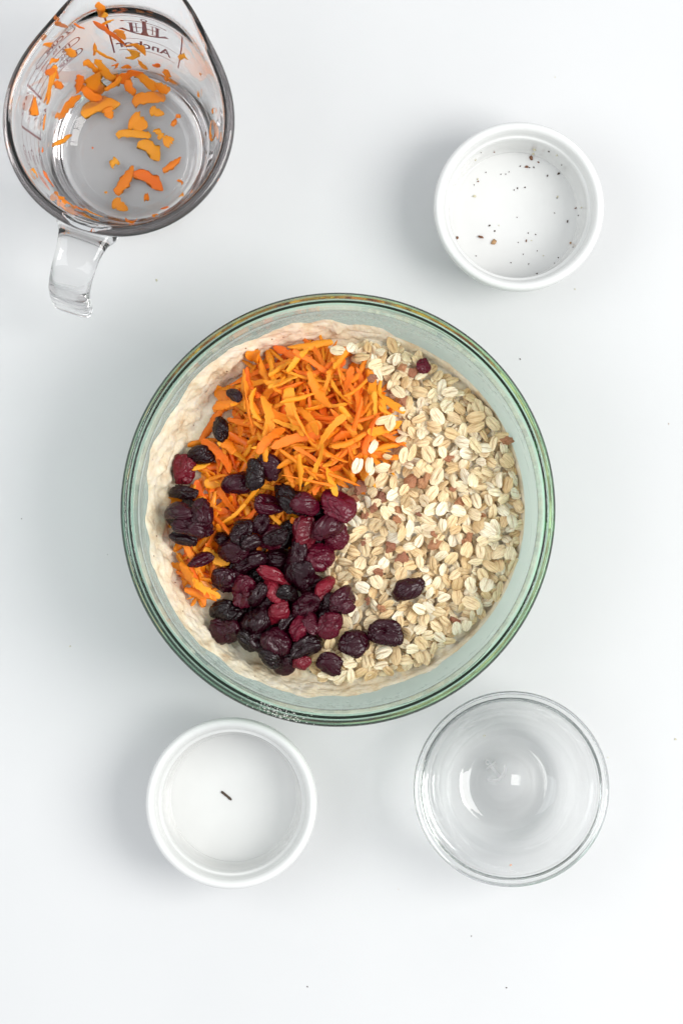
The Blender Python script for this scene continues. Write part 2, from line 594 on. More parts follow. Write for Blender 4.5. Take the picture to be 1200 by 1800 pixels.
# ------------------------------------------------------------------ food shapes
def oat_mesh(seed, nseg=24, rings=(0.0, 0.08, 0.2, 0.45, 0.75, 0.93, 1.0)):
    r = random.Random(seed)
    asp = r.uniform(0.50, 0.78)
    L = 0.5
    cx_, cy_ = r.uniform(-0.5, 0.5), r.uniform(-0.35, 0.5)
    tw = r.uniform(-0.25, 0.25)
    notch = r.random() < 0.3
    gdepth = r.choice((0.0, 0.25, 0.6, 1.0))
    verts, faces, cre, flat = [], [], [], []
    th = r.uniform(0.055, 0.085)

    def pt(rho, a, top):
        ca, sa = math.cos(a), math.sin(a)
        ed = 1 + 0.10 * mnoise.noise((ca * 1.6 + seed, sa * 1.6, seed * 0.37)) + 0.05 * mnoise.noise((ca * 4 + seed, sa * 4, 5))
        pw = abs(ca) ** 1.15 * (1 if ca > 0 else -1)
        x, y = L * pw * ed * rho, L * asp * sa * ed * rho
        if notch and ca > 0.75:
            x -= 0.14 * (1 - abs(sa) / 0.66) * rho ** 3
        yc = y + 0.05 * mnoise.noise((x * 3 + seed, 1, seed))
        g = math.exp(-(yc / 0.03) ** 2) * (1 - min(1, abs(x) / 0.42) ** 4) * gdepth
        dome = (1 - rho ** 2.5)
        z = th * dome + 0.03 * gdepth * math.exp(-((abs(y) - 0.14) / 0.12) ** 2) * dome
        if top:
            z -= 0.06 * g
        else:
            z = -0.5 * th * dome - (0.02 if rho < 1 else 0)
        z += cx_ * x * x + cy_ * y * y + tw * x * y
        z += 0.025 * mnoise.noise((x * 5 + seed, y * 5, 2.2))
        return (x, y, z), g
    for top in (True, False):
        base = len(verts)
        for ri, rho in enumerate(rings):
            for k in range(nseg if ri else 1):
                p, g = pt(rho, 2 * PI * k / nseg, top)
                verts.append(p); cre.append(min(1.0, 0.6 * g) if top else 0.1); flat.append((p[0] + seed * 3.1, p[1], 0))
        for k in range(nseg):
            k2 = (k + 1) % nseg
            faces.append([base, base + 1 + k, base + 1 + k2])
            for ri in range(1, len(rings) - 1):
                b0 = base + 1 + (ri - 1) * nseg; b1 = b0 + nseg
                faces.append([b0 + k, b1 + k, b1 + k2, b0 + k2])
    half = 1 + (len(rings) - 1) * nseg
    for k in range(nseg):     # rim between both faces
        k2 = (k + 1) % nseg
        t0 = 1 + (len(rings) - 2) * nseg
        faces.append([t0 + k, t0 + k2, half + t0 + k2, half + t0 + k])
    return np.array(verts), faces, cre, flat


def finish_oat(name, verts, faces, cre, flat):
    m = mesh_data(name, verts, faces, M['oat'])
    a = m.attributes.new('crease', 'FLOAT', 'POINT'); a.data.foreach_set('value', cre)
    a = m.attributes.new('flat', 'FLOAT_VECTOR', 'POINT'); a.data.foreach_set('vector', [c for v in flat for c in v])
    return m


def shred_mesh(seed, nx=22, ns=10, ragged=1.0):
    """one grated shred, length 1 along x, about 0.25 wide: a ragged, curved, flattish strip"""
    r = random.Random(seed * 13 + 1)
    bend = r.uniform(-0.55, 0.55); arch = r.uniform(-0.6, 0.9); twist = r.uniform(-1.6, 1.6)
    W = r.uniform(0.075, 0.15); T = r.uniform(0.018, 0.032)
    e0, e1 = r.uniform(0.4, 1.3), r.uniform(0.2, 1.2)
    p0, p1 = r.uniform(0.2, 0.6), r.uniform(0.25, 0.9)
    cup_ = r.uniform(-0.5, 0.5)
    verts, faces = [], []
    for i in range(nx + 1):
        t = i / nx
        env = min(1.0, (t / 0.45 + 1e-6) ** p0 + e0 * 0.5) * min(1.0, ((1 - t) / 0.45 + 1e-6) ** p1 + e1 * 0.5)
        w = W * env * (1 + 0.40 * ragged * mnoise.noise((t * 4.5 + seed * 5.1, seed, 0)))
        if i in (0, nx): w *= 0.7
        x = t - 0.5
        y0 = bend * (x * x - 0.08) + 0.03 * mnoise.noise((t * 3 + seed, 7, 0))
        z0 = arch * (x * x - 0.08)
        a = twist * x
        for k in range(ns):
            th = 2 * PI * k / ns
            rr = 1 + ragged * (0.26 * mnoise.noise((t * 11 + seed * 2.7, math.cos(th) * 2.0, math.sin(th) * 2.0 + seed)) + 0.20 * mnoise.noise((t * 24 + seed, math.cos(th) * 3.0, math.sin(th) * 3.0)))
            yy = w * math.cos(th) * rr * (1 + 0.16 * ragged * r.uniform(-1, 1))
            zz = T * math.sin(th) * rr * (0.35 + 0.65 * w / W) + cup_ * yy * yy / W
            verts.append((x + 0.02 * mnoise.noise((t * 15, k * 1.3, seed)), y0 + yy * math.cos(a) - zz * math.sin(a), z0 + yy * math.sin(a) + zz * math.cos(a)))
    for i in range(nx):
        for k in range(ns):
            k2 = (k + 1) % ns
            faces.append([i * ns + k, i * ns + k2, (i + 1) * ns + k2, (i + 1) * ns + k])
    faces.append(list(range(ns))[::-1])
    faces.append([nx * ns + k for k in range(ns)])
    return np.array(verts), faces


def cran_mesh(seed, mat):
    """squashed wrinkled berry, half-length 1: broad folds, a collapsed dent and fine long wrinkles"""
    r = random.Random(seed * 7 + 3)
    bm = bmesh.new()
    bmesh.ops.create_icosphere(bm, subdivisions=5, radius=1.0)
    off = Vector((seed * 3.7, seed * 1.3, seed * 2.1))
    b_, c_ = r.uniform(0.66, 0.92), r.uniform(0.45, 0.70)
    fold = r.uniform(-0.6, 0.6)
    dents = [(Vector((r.uniform(-0.8, 0.8), r.uniform(-0.8, 0.8), r.uniform(0.0, 0.9))).normalized(), r.uniform(0.12, 0.45), r.uniform(0.3, 0.6)) for _ in range(3)]
    ax = r.uniform(0, PI)
    for v in bm.verts:
        p = v.co.copy()
        u = p.x * math.cos(ax) + p.y * math.sin(ax); w = -p.x * math.sin(ax) + p.y * math.cos(ax)
        q = Vector((u * 0.7, w * 1.5, p.z * 1.1)) + off
        wq = q + 0.5 * Vector((mnoise.noise(q * 1.3), mnoise.noise(q * 1.3 + Vector((3, 8, 1))), 0))
        n1 = mnoise.noise(q * 0.8)
        g1 = max(0.0, 1 - abs(mnoise.noise(wq * 1.25)) * 5.0)       # a few sharp creases
        g2 = max(0.0, 1 - abs(mnoise.noise(wq * 2.6 + Vector((9, 1, 5)))) * 4.0)
        n4 = mnoise.noise(wq * 5.5)
        d = 1 + 0.26 * n1 - 0.15 * g1 * g1 - 0.085 * g2 * g2 + 0.04 * n4
        for dn, dd, dw in dents:
            d -= dd * math.exp(-((p - dn).length / dw) ** 2)
        p = p * d
        p = Vector((p.x, p.y * b_, p.z * c_))
        p.z += fold * (p.x * p.x - 0.3) * 0.5
        p.y += 0.25 * fold * math.sin(p.x * 2.2)
        v.co = p
    m = bpy.data.meshes.new('cranberry')
    bm.to_mesh(m); bm.free()
    m.polygons.foreach_set('use_smooth', [True] * len(m.polygons))
    m.materials.append(mat)
    return m


def chunk_mesh(name, seed, mat, sub=2, rough=0.16):
    r = random.Random(seed * 11 + 5)
    bm = bmesh.new()
    for _ in range(11):
        v = Vector((r.gauss(0, 1), r.gauss(0, 1), r.gauss(0, 1))).normalized()
        bm.verts.new((v.x * r.uniform(0.8, 1.05), v.y * r.uniform(0.6, 0.8), v.z * r.uniform(0.4, 0.6)))
    ret = bmesh.ops.convex_hull(bm, input=bm.verts[:])
    loose = [v for v in bm.verts if not v.link_faces]
    if loose: bmesh.ops.delete(bm, geom=loose, context='VERTS')
    for _ in range(sub):
        bmesh.ops.subdivide_edges(bm, edges=bm.edges[:], cuts=1, use_grid_fill=True, smooth=0.12)
    for v in bm.verts:
        v.co += v.co.normalized() * rough * mnoise.noise(v.co * 2.6 + Vector((seed, 2, 3)))
    bmesh.ops.recalc_face_normals(bm, faces=bm.faces[:])
    m = bpy.data.meshes.new(name)
    bm.to_mesh(m); bm.free()
    m.polygons.foreach_set('use_smooth', [True] * len(m.polygons))
    m.materials.append(mat)
    return m


# ------------------------------------------------------------------ piling
def drop(x, y, ang, la, lb, th, slope_max, jit, pct=80, embed=0.0):
    """rest a flat oval (half axes la, lb, thickness th) on the heap; returns centre, rotation matrix"""
    global H
    ca, sa = math.cos(ang), math.sin(ang)
    R = max(la, lb)
    i0 = max(0, int((x - R - GX0) / RES)); i1 = min(GN, int((x + R - GX0) / RES) + 2)
    j0 = max(0, int((y - R - GY0) / RES)); j1 = min(GN, int((y + R - GY0) / RES) + 2)
    dx, dy = XX[i0:i1, j0:j1] - x, YY[i0:i1, j0:j1] - y
    u = dx * ca + dy * sa; v = -dx * sa + dy * ca
    msk = (u / la) ** 2 + (v / lb) ** 2 <= 1
    hs = H[i0:i1, j0:j1][msk]
    if hs.size < 4: return None
    uu, vv = u[msk], v[msk]
    A = np.stack([uu, vv, np.ones_like(uu)], 1)
    co, *_ = np.linalg.lstsq(A, hs, rcond=None)
    pu = float(np.clip(co[0] + rng.normal(0, jit), -slope_max, slope_max))
    pv = float(np.clip(co[1] + rng.normal(0, jit), -slope_max, slope_max))
    c = float(np.percentile(hs - pu * uu - pv * vv, pct)) - embed
    top = c + pu * u + pv * v + th
    Hs = H[i0:i1, j0:j1]
    Hs[msk] = np.maximum(Hs[msk], top[msk])
    X = Vector((1, 0, pu)).normalized(); Y = Vector((0, 1, pv)); Y = (Y - X * Y.dot(X)).normalized()
    Z = X.cross(Y)
    Rl = Matrix((X, Y, Z)).transposed()
    Rz = Matrix.Rotation(ang, 3, 'Z')
    return Vector((x, y, c + th * 0.5)), Rz @ Rl


def in_poly(px, py, poly):
    ins = False
    j = len(poly) - 1
    for i in range(len(poly)):
        xi, yi = poly[i]; xj, yj = poly[j]
        if (yi > py) != (yj > py) and px < (xj - xi) * (py - yi) / (yj - yi) + xi: ins = not ins
        j = i
    return ins


def sample_poly(poly, nwant, mind):
    xs = [p[0] for p in poly]; ys = [p[1] for p in poly]
    pts = []
    tries = 0
    while len(pts) < nwant and tries < nwant * 60:
        tries += 1
        p = (random.uniform(min(xs), max(xs)), random.uniform(min(ys), max(ys)))
        if not in_poly(*p, poly): continue
        d = mind * (1 - 0.75 * tries / (nwant * 60))
        if all((p[0] - q[0]) ** 2 + (p[1] - q[1]) ** 2 > d * d for q in pts): pts.append(p)
    return pts


OATS = [(600, 612), (640, 603), (690, 603), (760, 640), (825, 690), (872, 745), (902, 810), (917, 880), (917, 950), (900, 1005),
        (870, 1055), (830, 1098), (790, 1130), (745, 1160), (700, 1178), (640, 1192), (590, 1196), (545, 1188), (540, 1150), (560, 1080),
        (570, 960), (600, 890), (605, 862), (645, 852), (655, 815), (700, 795), (708, 740), (698, 690), (650, 650)]
CARROT = [(445, 640), (540, 610), (585, 615), (640, 655), (682, 692), (692, 740), (684, 800), (640, 835), (580, 852), (560, 900), (500, 960),
          (440, 960), (400, 960), (395, 1030), (355, 1045), (325, 1015), (318, 960), (312, 900), (345, 850), (360, 800), (405, 780), (420, 740),
          (400, 705), (420, 665)]
CAR_TOP = [(455, 635), (540, 612), (585, 620), (640, 660), (680, 700), (688, 740), (680, 795), (635, 830), (575, 850), (520, 850), (470, 800),
           (430, 740), (425, 680)]

ZF = 0.062


def bowl_ok(w, R):
    return math.hypot(w.x - BX, w.y - BY) < R


def bake(parts, name):
    """joins numpy pieces into one mesh"""
    V, F, off = [], [], 0
    for v, f in parts:
        V.append(v); F += [[i + off for i in q] for q in f]; off += len(v)
    return np.concatenate(V), F


def place_np(v, loc, R, sx, sy, sz):
    w = v * np.array([sx, sy, sz])
    return w @ np.array(R).T + np.array(loc)


# under-layer of carrot and oats (one mass, hardly told apart)
shr = [shred_mesh(i) for i in range(24)]
parts = []
for (px, py) in sample_poly(CARROT, 300, 13):
    w = P(px, py, ZF)
    L = random.uniform(0.014, 0.024)
    d = drop(w.x, w.y, random.uniform(0, 2 * PI), L / 2, 0.0022, 0.0014, 0.5, 0.12, 70)
    if d and bowl_ok(w, 0.094):
        v, f = random.choice(shr)
        parts.append((place_np(v, d[0], d[1], L, L * 1.0, L * 0.9), f))
V, F = bake(parts, 'c')
under_carrot = obj('carrot_underlayer', mesh_data('carrot_underlayer', V, F, M['carrot']))
setp(under_carrot, 'mass of grated orange carrot below the top shreds in the big bowl', 'grated carrot', kind='stuff')

oat_lo = [oat_mesh(i, 14, (0.0, 0.1, 0.3, 0.72, 1.0)) for i in range(12)]
parts, cre, flat = [], [], []
for (px, py) in sample_poly(OATS, 950, 8):
    w = P(px, py, ZF)
    L = random.uniform(0.0062, 0.0092)
    if not bowl_ok(w, 0.0965): continue
    d = drop(w.x, w.y, random.uniform(0, 2 * PI), L / 2, L * 0.33, 0.0008, 0.9, 0.36, 80)
    if d:
        v, f, c_, fl = random.choice(oat_lo)
        parts.append((place_np(v, d[0], d[1], L, L, L), f)); cre += list(c_); flat += list(fl)
V, F = bake(parts, 'o')
under_oats = obj('oat_underlayer', finish_oat('oat_underlayer', V, F, cre, flat))
setp(under_oats, 'mass of pale rolled oats below the top flakes in the big bowl', 'rolled oats', kind='stuff')

# top shreds of carrot, each its own object
shred_data = [mesh_data('carrot_shred', v, f, M['carrot']) for v, f in shr]


def put(name, data, loc, R, sc, label, cat, group):
    o = bpy.data.objects.new(name, data)
    o.matrix_world = Matrix.Translation(loc) @ R.to_4x4() @ Matrix.Diagonal((*sc, 1))
    col.objects.link(o)
    return setp(o, label, cat, group)


def carrot_label(px, py, L, wd):
    if py > 860: return 'orange carrot shred peeking out among the dark cranberries', 'carrot shred', 'carrot shreds among the cranberries'
    if px < 440: return 'orange carrot shred in the thin edge of the heap by the batter', 'carrot shred', 'carrot shreds by the batter'
    if px > 640: return 'orange carrot shred at the edge of the heap beside the oats', 'carrot shred', 'carrot shreds beside the oats'
    k = 'long' if L > 0.0225 else 'short' if L < 0.0165 else 'broad' if wd > 0.0155 else 'thin'
    return k + ' orange carrot shred on top of the tall grated heap', 'carrot shred', k + ' carrot shreds on the tall heap'


car_pts = [(p, 0) for p in sample_poly(CARROT, 112, 19)] + [(p, 1) for p in sample_poly(CAR_TOP, 170, 14)]
for (px, py), top in car_pts:
    w = P(px, py, ZF + 0.004)
    if not bowl_ok(w, 0.092): continue
    L = random.uniform(0.013, 0.028)
    d = drop(w.x, w.y, random.uniform(0, 2 * PI), L / 2, 0.0022, 0.0016, 0.75, 0.28, 80)
    if not d: continue
    wd = random.choice((random.uniform(0.009, 0.014), random.uniform(0.012, 0.020), random.uniform(0.012, 0.020)))
    put('carrot_shred', random.choice(shred_data), d[0], d[1], (L, wd, wd), *carrot_label(px, py, L, wd))
# loose shreds straying onto the batter
for (px, py, L, wd, ang) in [(305, 998, 0.017, 0.018, 5), (340, 1030, 0.024, 0.021, -50), (352, 1045, 0.018, 0.020, -20), (346, 1022, 0.022, 0.019, -62), (360, 1036, 0.020, 0.018, -35), (545, 606, 0.025, 0.02, 4),
                             (448, 628, 0.008, 0.03, -20), (372, 742, 0.026, 0.018, 52), (360, 775, 0.02, 0.02, 10), (395, 775, 0.02, 0.024, -55),
                             (385, 800, 0.026, 0.024, -50), (378, 980, 0.016, 0.022, -30), (330, 1010, 0.018, 0.02, -60), (300, 885, 0.008, 0.03, 80),
                             (345, 890, 0.012, 0.03, 60), (400, 710, 0.02, 0.03, 20)]:
    w = P(px, py, ZF)
    d = drop(w.x, w.y, math.radians(ang), L / 2, 0.0024, 0.0017, 0.6, 0.1, 85)
    put('carrot_shred', random.choice(shred_data), d[0], d[1], (L, wd, wd * 0.85),
        'carrot shred lying loose at the batter edge of the big bowl', 'carrot shred', 'loose carrot shreds by the batter')

# chopped pecan
pecan_data = [chunk_mesh('pecan_piece', i, M['pecan'], 2, 0.34) for i in range(8)]
for m_ in pecan_data: m_.polygons.foreach_set('use_smooth', [False] * len(m_.polygons))
PEC = [(708, 645, 16), (727, 653, 20), (653, 667, 18), (710, 703, 18), (892, 775, 22), (718, 842, 30), (746, 845, 30), (790, 803, 18),
       (808, 885, 20), (632, 858, 26), (667, 873, 24), (617, 877, 22), (762, 958, 24), (708, 982, 24), (822, 950, 26), (687, 958, 26),
       (638, 953, 12), (665, 1007, 18), (670, 1070, 16), (647, 1057, 14), (800, 1090, 18), (698, 913, 20), (762, 940, 14), (655, 890, 20),
       (700, 895, 14), (640, 905, 16), (795, 860, 12), (850, 905, 14), (735, 905, 12)]
def place_pecans():
    for k, (px, py, s) in enumerate(PEC):
        w = P(px, py, 0.066)
        R = s / ppm(0.066) * 0.66
        d = drop(w.x, w.y, random.uniform(0, 6.28), R, R * 0.7, R * 0.8, 0.5, 0.2, 60, R * 0.2)
        put('pecan_piece', pecan_data[k % 8], d[0], d[1], (R, R, R), 'small reddish-brown chopped pecan piece among the rolled oats', 'pecan piece',
            'chopped pecan pieces among the oats')


# top oat flakes
oat_data = [finish_oat('oat_flake', *oat_mesh(i + 20)) for i in range(16)]
opts = sample_poly(OATS, 292, 17)
random.shuffle(opts)
for oi_, (px, py) in enumerate(opts):
    if oi_ == int(len(opts) * 0.7): place_pecans()
    w = P(px, py, 0.066)
    if not bowl_ok(w, 0.0965): continue
    if any((px - a) ** 2 + (py - b) ** 2 < (s * 0.5) ** 2 for a, b, s in PEC): continue
    L = random.uniform(0.0070, 0.0105)
    d = drop(w.x, w.y, random.uniform(0, 2 * PI), L / 2, L * 0.35, 0.0011, 0.95, 0.38, 87)
    rad = math.hypot(w.x - BX, w.y - BY)
    if rad > 0.088: lab, g = 'pale rolled oat flake lying against the glass wall of the big bowl', 'oat flakes along the bowl wall'
    elif px < 640 and py > 860: lab, g = 'pale rolled oat flake beside the dark cranberry pile', 'oat flakes beside the cranberries'
    elif px < 740 and py < 860: lab, g = 'pale rolled oat flake beside the orange carrot heap', 'oat flakes beside the carrot'
    elif min((px - a) ** 2 + (py - b) ** 2 for a, b, s in PEC) < 30 ** 2: lab, g = 'pale rolled oat flake next to a brown pecan piece', 'oat flakes next to pecan pieces'
    else: lab, g = 'pale rolled oat flake in the middle of the oat layer', 'oat flakes in the middle of the layer'
    if L > 0.0094: lab, g = lab.replace('pale rolled', 'large pale rolled'), 'large ' + g
    elif L < 0.0080: lab, g = lab.replace('pale rolled', 'small pale rolled'), 'small ' + g
    put('oat_flake', random.choice(oat_data), d[0], d[1], (L, L * random.uniform(0.85, 1.1), L), lab, 'oat flake', g)
for (px, py, ang) in [(683, 746, 70), (672, 742, 20), (656, 786, 60), (648, 818, 85), (628, 820, 75), (594, 617, -10), (660, 640, 20)]:
    w = P(px, py, 0.07)
    L = 0.0098
    d = drop(w.x, w.y, math.radians(ang), L / 2, L * 0.35, 0.0008, 0.5, 0.1, 85)
    put('oat_flake', random.choice(oat_data), d[0], d[1], (L, L * 0.9, L), 'pale oat flake strayed onto the orange grated carrot', 'oat flake',
        'oat flakes strayed onto the carrot')

# dried cranberries: (px, py, length px, width px, angle, tone) tone d dark, k blackish, r red
CR = [
    # lower layer
    (480, 985, 46, 40, 10, 'k'), (510, 1010, 46, 40, 60, 'd'), (455, 1020, 46, 40, 30, 'k'), (545, 1030, 46, 40, 0, 'd'), (500, 1060, 46, 40, 80, 'k'),
    (470, 1105, 46, 40, 20, 'k'), (520, 1110, 46, 38, 50, 'd'), (560, 1060, 44, 38, 20, 'k'), (440, 1060, 42, 36, 60, 'k'), (540, 990, 44, 38, 90, 'k'),
    (505, 940, 44, 36, 30, 'k'), (475, 945, 42, 36, 0, 'd'), (580, 1090, 40, 34, 0, 'd'), (430, 960, 40, 36, 0, 'k'), (560, 900, 44, 36, 0, 'k'),
    (470, 1140, 44, 38, 20, 'k'), (500, 1150, 44, 36, 60, 'd'), (415, 1095, 44, 38, 0, 'k'), (525, 885, 44, 36, 0, 'k'), (590, 945, 42, 36, 80, 'd'), (480, 1060, 44, 38, 10, 'd'),
    (540, 1120, 44, 36, 0, 'k'), (590, 1060, 42, 34, 20, 'k'), (415, 1000, 44, 36, 40, 'k'), (550, 950, 44, 38, 40, 'k'), (335, 900, 46, 40, 0, 'k'),
    # cluster against the batter on the left
    (318, 913, 46, 40, 40, 'k'), (345, 925, 50, 34, -20, 'd'), (322, 945, 40, 28, -25, 'k'), (335, 930, 52, 28, -15, 'd'), (318, 900, 50, 30, 15, 'd'),
    (357, 905, 42, 34, 70, 'd'), (322, 865, 50, 24, 8, 'k'), (320, 826, 44, 40, 60, 'r'), (352, 797, 40, 30, 20, 'k'),
    # single ones on the carrot
    (387, 752, 38, 26, -60, 'k'), (413, 697, 28, 18, -40, 'd'), (418, 851, 42, 38, 50, 'd'), (470, 821, 42, 38, -40, 'd'), (447, 835, 42, 34, 70, 'k'),
    (352, 984, 38, 20, 15, 'd'),
    # main pile
    (470, 888, 42, 32, -30, 'd'), (503, 876, 50, 32, -70, 'k'), (538, 885, 44, 36, 20, 'd'), (458, 920, 32, 28, 30, 'd'), (485, 945, 38, 24, 5, 'k'),
    (535, 940, 50, 46, 50, 'r'), (578, 925, 52, 40, 70, 'd'), (595, 890, 56, 46, -50, 'd'), (424, 934, 40, 34, 30, 'k'), (392, 950, 28, 26, 0, 'k'),
    (408, 968, 48, 34, 10, 'd'), (440, 955, 30, 24, 0, 'k'), (440, 988, 50, 30, 20, 'd'), (400, 1020, 54, 40, -10, 'd'), (428, 1040, 44, 42, 40, 'd'),
    (480, 1015, 52, 24, -30, 'r'), (520, 974, 44, 30, 70, 'd'), (563, 980, 48, 42, 40, 'd'), (528, 1010, 48, 42, 70, 'd'), (569, 1033, 44, 26, 75, 'r'),
    (478, 1040, 38, 24, -50, 'r'), (508, 1042, 34, 28, 20, 'k'), (540, 1063, 48, 34, 15, 'd'), (453, 1045, 44, 24, 75, 'k'), (488, 1078, 42, 30, 60, 'r'),
    (395, 1075, 50, 38, 25, 'k'), (393, 1108, 50, 44, -10, 'd'), (448, 1096, 50, 42, 70, 'k'), (458, 1130, 40, 28, -50, 'd'), (490, 1130, 52, 42, 0, 'd'),
    (502, 1095, 30, 24, 30, 'k'), (528, 1104, 44, 28, 70, 'd'), (550, 1098, 34, 26, -60, 'd'), (578, 1100, 46, 36, 50, 'd'), (601, 1055, 46, 34, 60, 'd'),
    (535, 1140, 46, 36, 10, 'k'), (503, 1168, 44, 28, 50, 'd'), (530, 1166, 28, 24, 30, 'r'), (475, 1155, 40, 30, -20, 'k'), (578, 1168, 40, 32, -30, 'd'),
    (435, 1128, 40, 26, -60, 'k'),
    # on the oats
    (716, 1034, 50, 34, 45, 'R'), (678, 1113, 50, 44, -30, 'R'), (623, 1133, 46, 40, 30, 'R'), (745, 641, 24, 22, 40, 'R'), (610, 1068, 24, 20, 20, 'R'),
]
EXT = {}
cdat = {'d': [cran_mesh(i, M['cran']) for i in range(9)], 'k': [cran_mesh(i + 20, M['cran_black']) for i in range(6)],
        'r': [cran_mesh(i + 40, M['cran_red']) for i in range(5)]}
for (px, py, l, w_, ang, t) in CR:
    w = P(px, py, 0.068)
    s = 1.0 / ppm(0.068) / 2 * 1.36
    A, B = l * s, w_ * s
    th = B * 1.0
    d = drop(w.x, w.y, math.radians(ang), A * 0.9, B * 0.9, th, 0.5, 0.18, 62, th * 0.10)
    key = 'd' if t == 'R' else t
    if t == 'R':
        lab, g = 'dark red dried cranberry lying alone on the rolled oats', 'cranberries scattered on the oats'
    elif t == 'r':
        lab, g = 'brighter red wrinkled dried cranberry in the cranberry pile', 'brighter red cranberries'
    elif px < 370 and 780 < py < 960:
        lab, g = 'dark dried cranberry in the small cluster against the smeared batter', 'cranberry cluster by the batter'
    elif py < 860:
        lab, g = 'dark dried cranberry lying on the orange grated carrot', 'cranberries on the carrot'
    else:
        if px > 540: lab, g = 'dark purple dried cranberry at the pile edge beside the oats', 'cranberries beside the oats'
        elif t == 'k': lab, g = 'shrivelled nearly black dried cranberry in the main cranberry pile', 'blackish cranberries in the pile'
        elif px < 440: lab, g = 'dark purple dried cranberry at the pile edge beside loose carrot shreds', 'cranberries beside the carrot edge'
        else: lab, g = 'dark purple wrinkled dried cranberry in the middle of the cranberry pile', 'purple cranberries in the pile'
    k = random.choice(cdat[key])
    flip = Matrix.Rotation(random.choice((0, PI)), 3, 'Z')
    ext = np.abs(np.array([v.co[:] for v in k.vertices])).max(0) if k.name not in EXT else EXT[k.name]
    EXT[k.name] = ext
    sx_, sy_ = A / ext[0], B / ext[1]
    put('dried_cranberry', k, d[0], d[1] @ flip, (sx_, sy_, 0.5 * (sx_ + sy_)), lab, 'cranberry', g)

# flour dust on the rim
r_ = random.Random(4)
parts = []
tet = chunk_mesh('tmp', 1, M['flour'], 0, 0.1)
tv_ = np.array([v.co[:] for v in tet.vertices]); tf_ = [list(p.vertices) for p in tet.polygons]
bpy.data.meshes.remove(tet)


def rim_z(r):
    top = [(p[0], p[1]) for p in bead if p[1] > 0.0988 and p[0] < 0.1113]
    top.sort()
    return float(np.interp(r, [p[0] for p in top], [p[1] for p in top]))


for k in range(420):
    if k < 230:
        a = r_.gauss(math.radians(253), 0.075); rr = r_.uniform(0.1052, 0.1105); s = r_.uniform(0.00012, 0.00048)
        z = rim_z(rr) + s * 0.4
    else:
        a = r_.uniform(0, 2 * PI); z = r_.uniform(0.087, 0.097); s = r_.uniform(0.00008, 0.00028)
        rr = rin_bowl(z) - s * 0.6
    q = np.array(Euler((r_.uniform(0, 6), r_.uniform(0, 6), 0)).to_matrix())
    parts.append((tv_ * s @ q.T + np.array([BX + rr * math.cos(a), BY + rr * math.sin(a), z]), tf_))
V, F = bake(parts, 'f')
setp(obj('flour_dust', mesh_data('flour_dust', V, F, M['flour'])), 'fine white flour dust sprinkled on the rim of the big glass bowl', 'flour dust', kind='stuff')

# ------------------------------------------------------------------ ramekins
ram_in = catmull([(0.0, 0.0060), (0.0320, 0.0060), (0.0347, 0.0078), (0.0362, 0.0130), (0.0370, 0.0240), (0.0376, 0.0330), (0.0392, 0.0350),
                  (0.0402, 0.0390)], 7)
ram_out = [(0, 0.0015), (0.0330, 0.0015), (0.0345, 0.0), (0.0375, 0.0), (0.0392, 0.0012), (0.0400, 0.004), (0.0412, 0.030), (0.0432, 0.0322)]
ram_lip = catmull([(0.0432, 0.0322), (0.0450, 0.0335), (0.0457, 0.0365), (0.0457, 0.0395), (0.0448, 0.0418), (0.0430, 0.0426), (0.0412, 0.0414), (0.0402, 0.0390)], 6)


def ram_deform(r, a, z):
    if 0.0385 < r < 0.0425 and 0.003 < z < 0.031:      # fluted outside
        r = r + 0.0005 * math.cos(a * 44)
    return r * math.cos(a), r * math.sin(a), z


ram_prof = ram_out + [tuple(p) for p in ram_lip[1:-1]] + [tuple(p) for p in ram_in[::-1]]
ram_mesh = lathe('ramekin', ram_prof, 352, M['ceramic'], ram_deform)


def ramekin(px, py, label):
    c = P(px, py, 0.041)
    o = obj('ramekin', ram_mesh, None, (c.x, c.y, 0))
    setp(o, label, 'ramekin', 'white ramekins')
    return o


ram1 = ramekin(912, 362, 'white ceramic ramekin with brown crumbs scattered inside')
ram2 = ramekin(406.5, 1413, 'white ceramic ramekin empty but for one dark sliver')


def hit_lathe(px, py, axis, inner, z_top, deform_r=None):
    """first point where the pixel's line of sight meets an inner lathe surface; returns point, normal"""
    zs = np.linspace(z_top, inner[0][1], 600)
    iz, ir = inner[:, 1], inner[:, 0]
    order = np.argsort(iz, kind='stable')
    prev = None
    for z in zs:
        p = P(px, py, float(z))
        d = math.hypot(p.x - axis.x, p.y - axis.y)
        rr = float(np.interp(z, iz[order], ir[order]))
        if deform_r: rr += deform_r(math.atan2(p.y - axis.y, p.x - axis.x), float(z))
        if z <= inner[0][1] + 1e-5: break
        if d >= rr:
            dz = 0.0008
            dr = (float(np.interp(z + dz, iz[order], ir[order])) - float(np.interp(z - dz, iz[order], ir[order]))) / (2 * dz)
            ux, uy = (p.x - axis.x) / d, (p.y - axis.y) / d
            return p, Vector((-ux, -uy, dr)).normalized()
    return P(px, py, float(inner[0][1])), Vector((0, 0, 1))


def lay(p, nrm, ang):
    """frame with z along the surface normal whose x axis points along the picture angle"""
    d = Vector((math.cos(ang), math.sin(ang), 0))
    tz = -(d.x * nrm.x + d.y * nrm.y) / max(nrm.z, 0.12)
    T = Vector((d.x, d.y, tz))
    st = min(T.length, 2.2)
    T = (T - nrm * T.dot(nrm)).normalized()
    B = nrm.cross(T)
    return Matrix((T, B, nrm)).transposed(), st


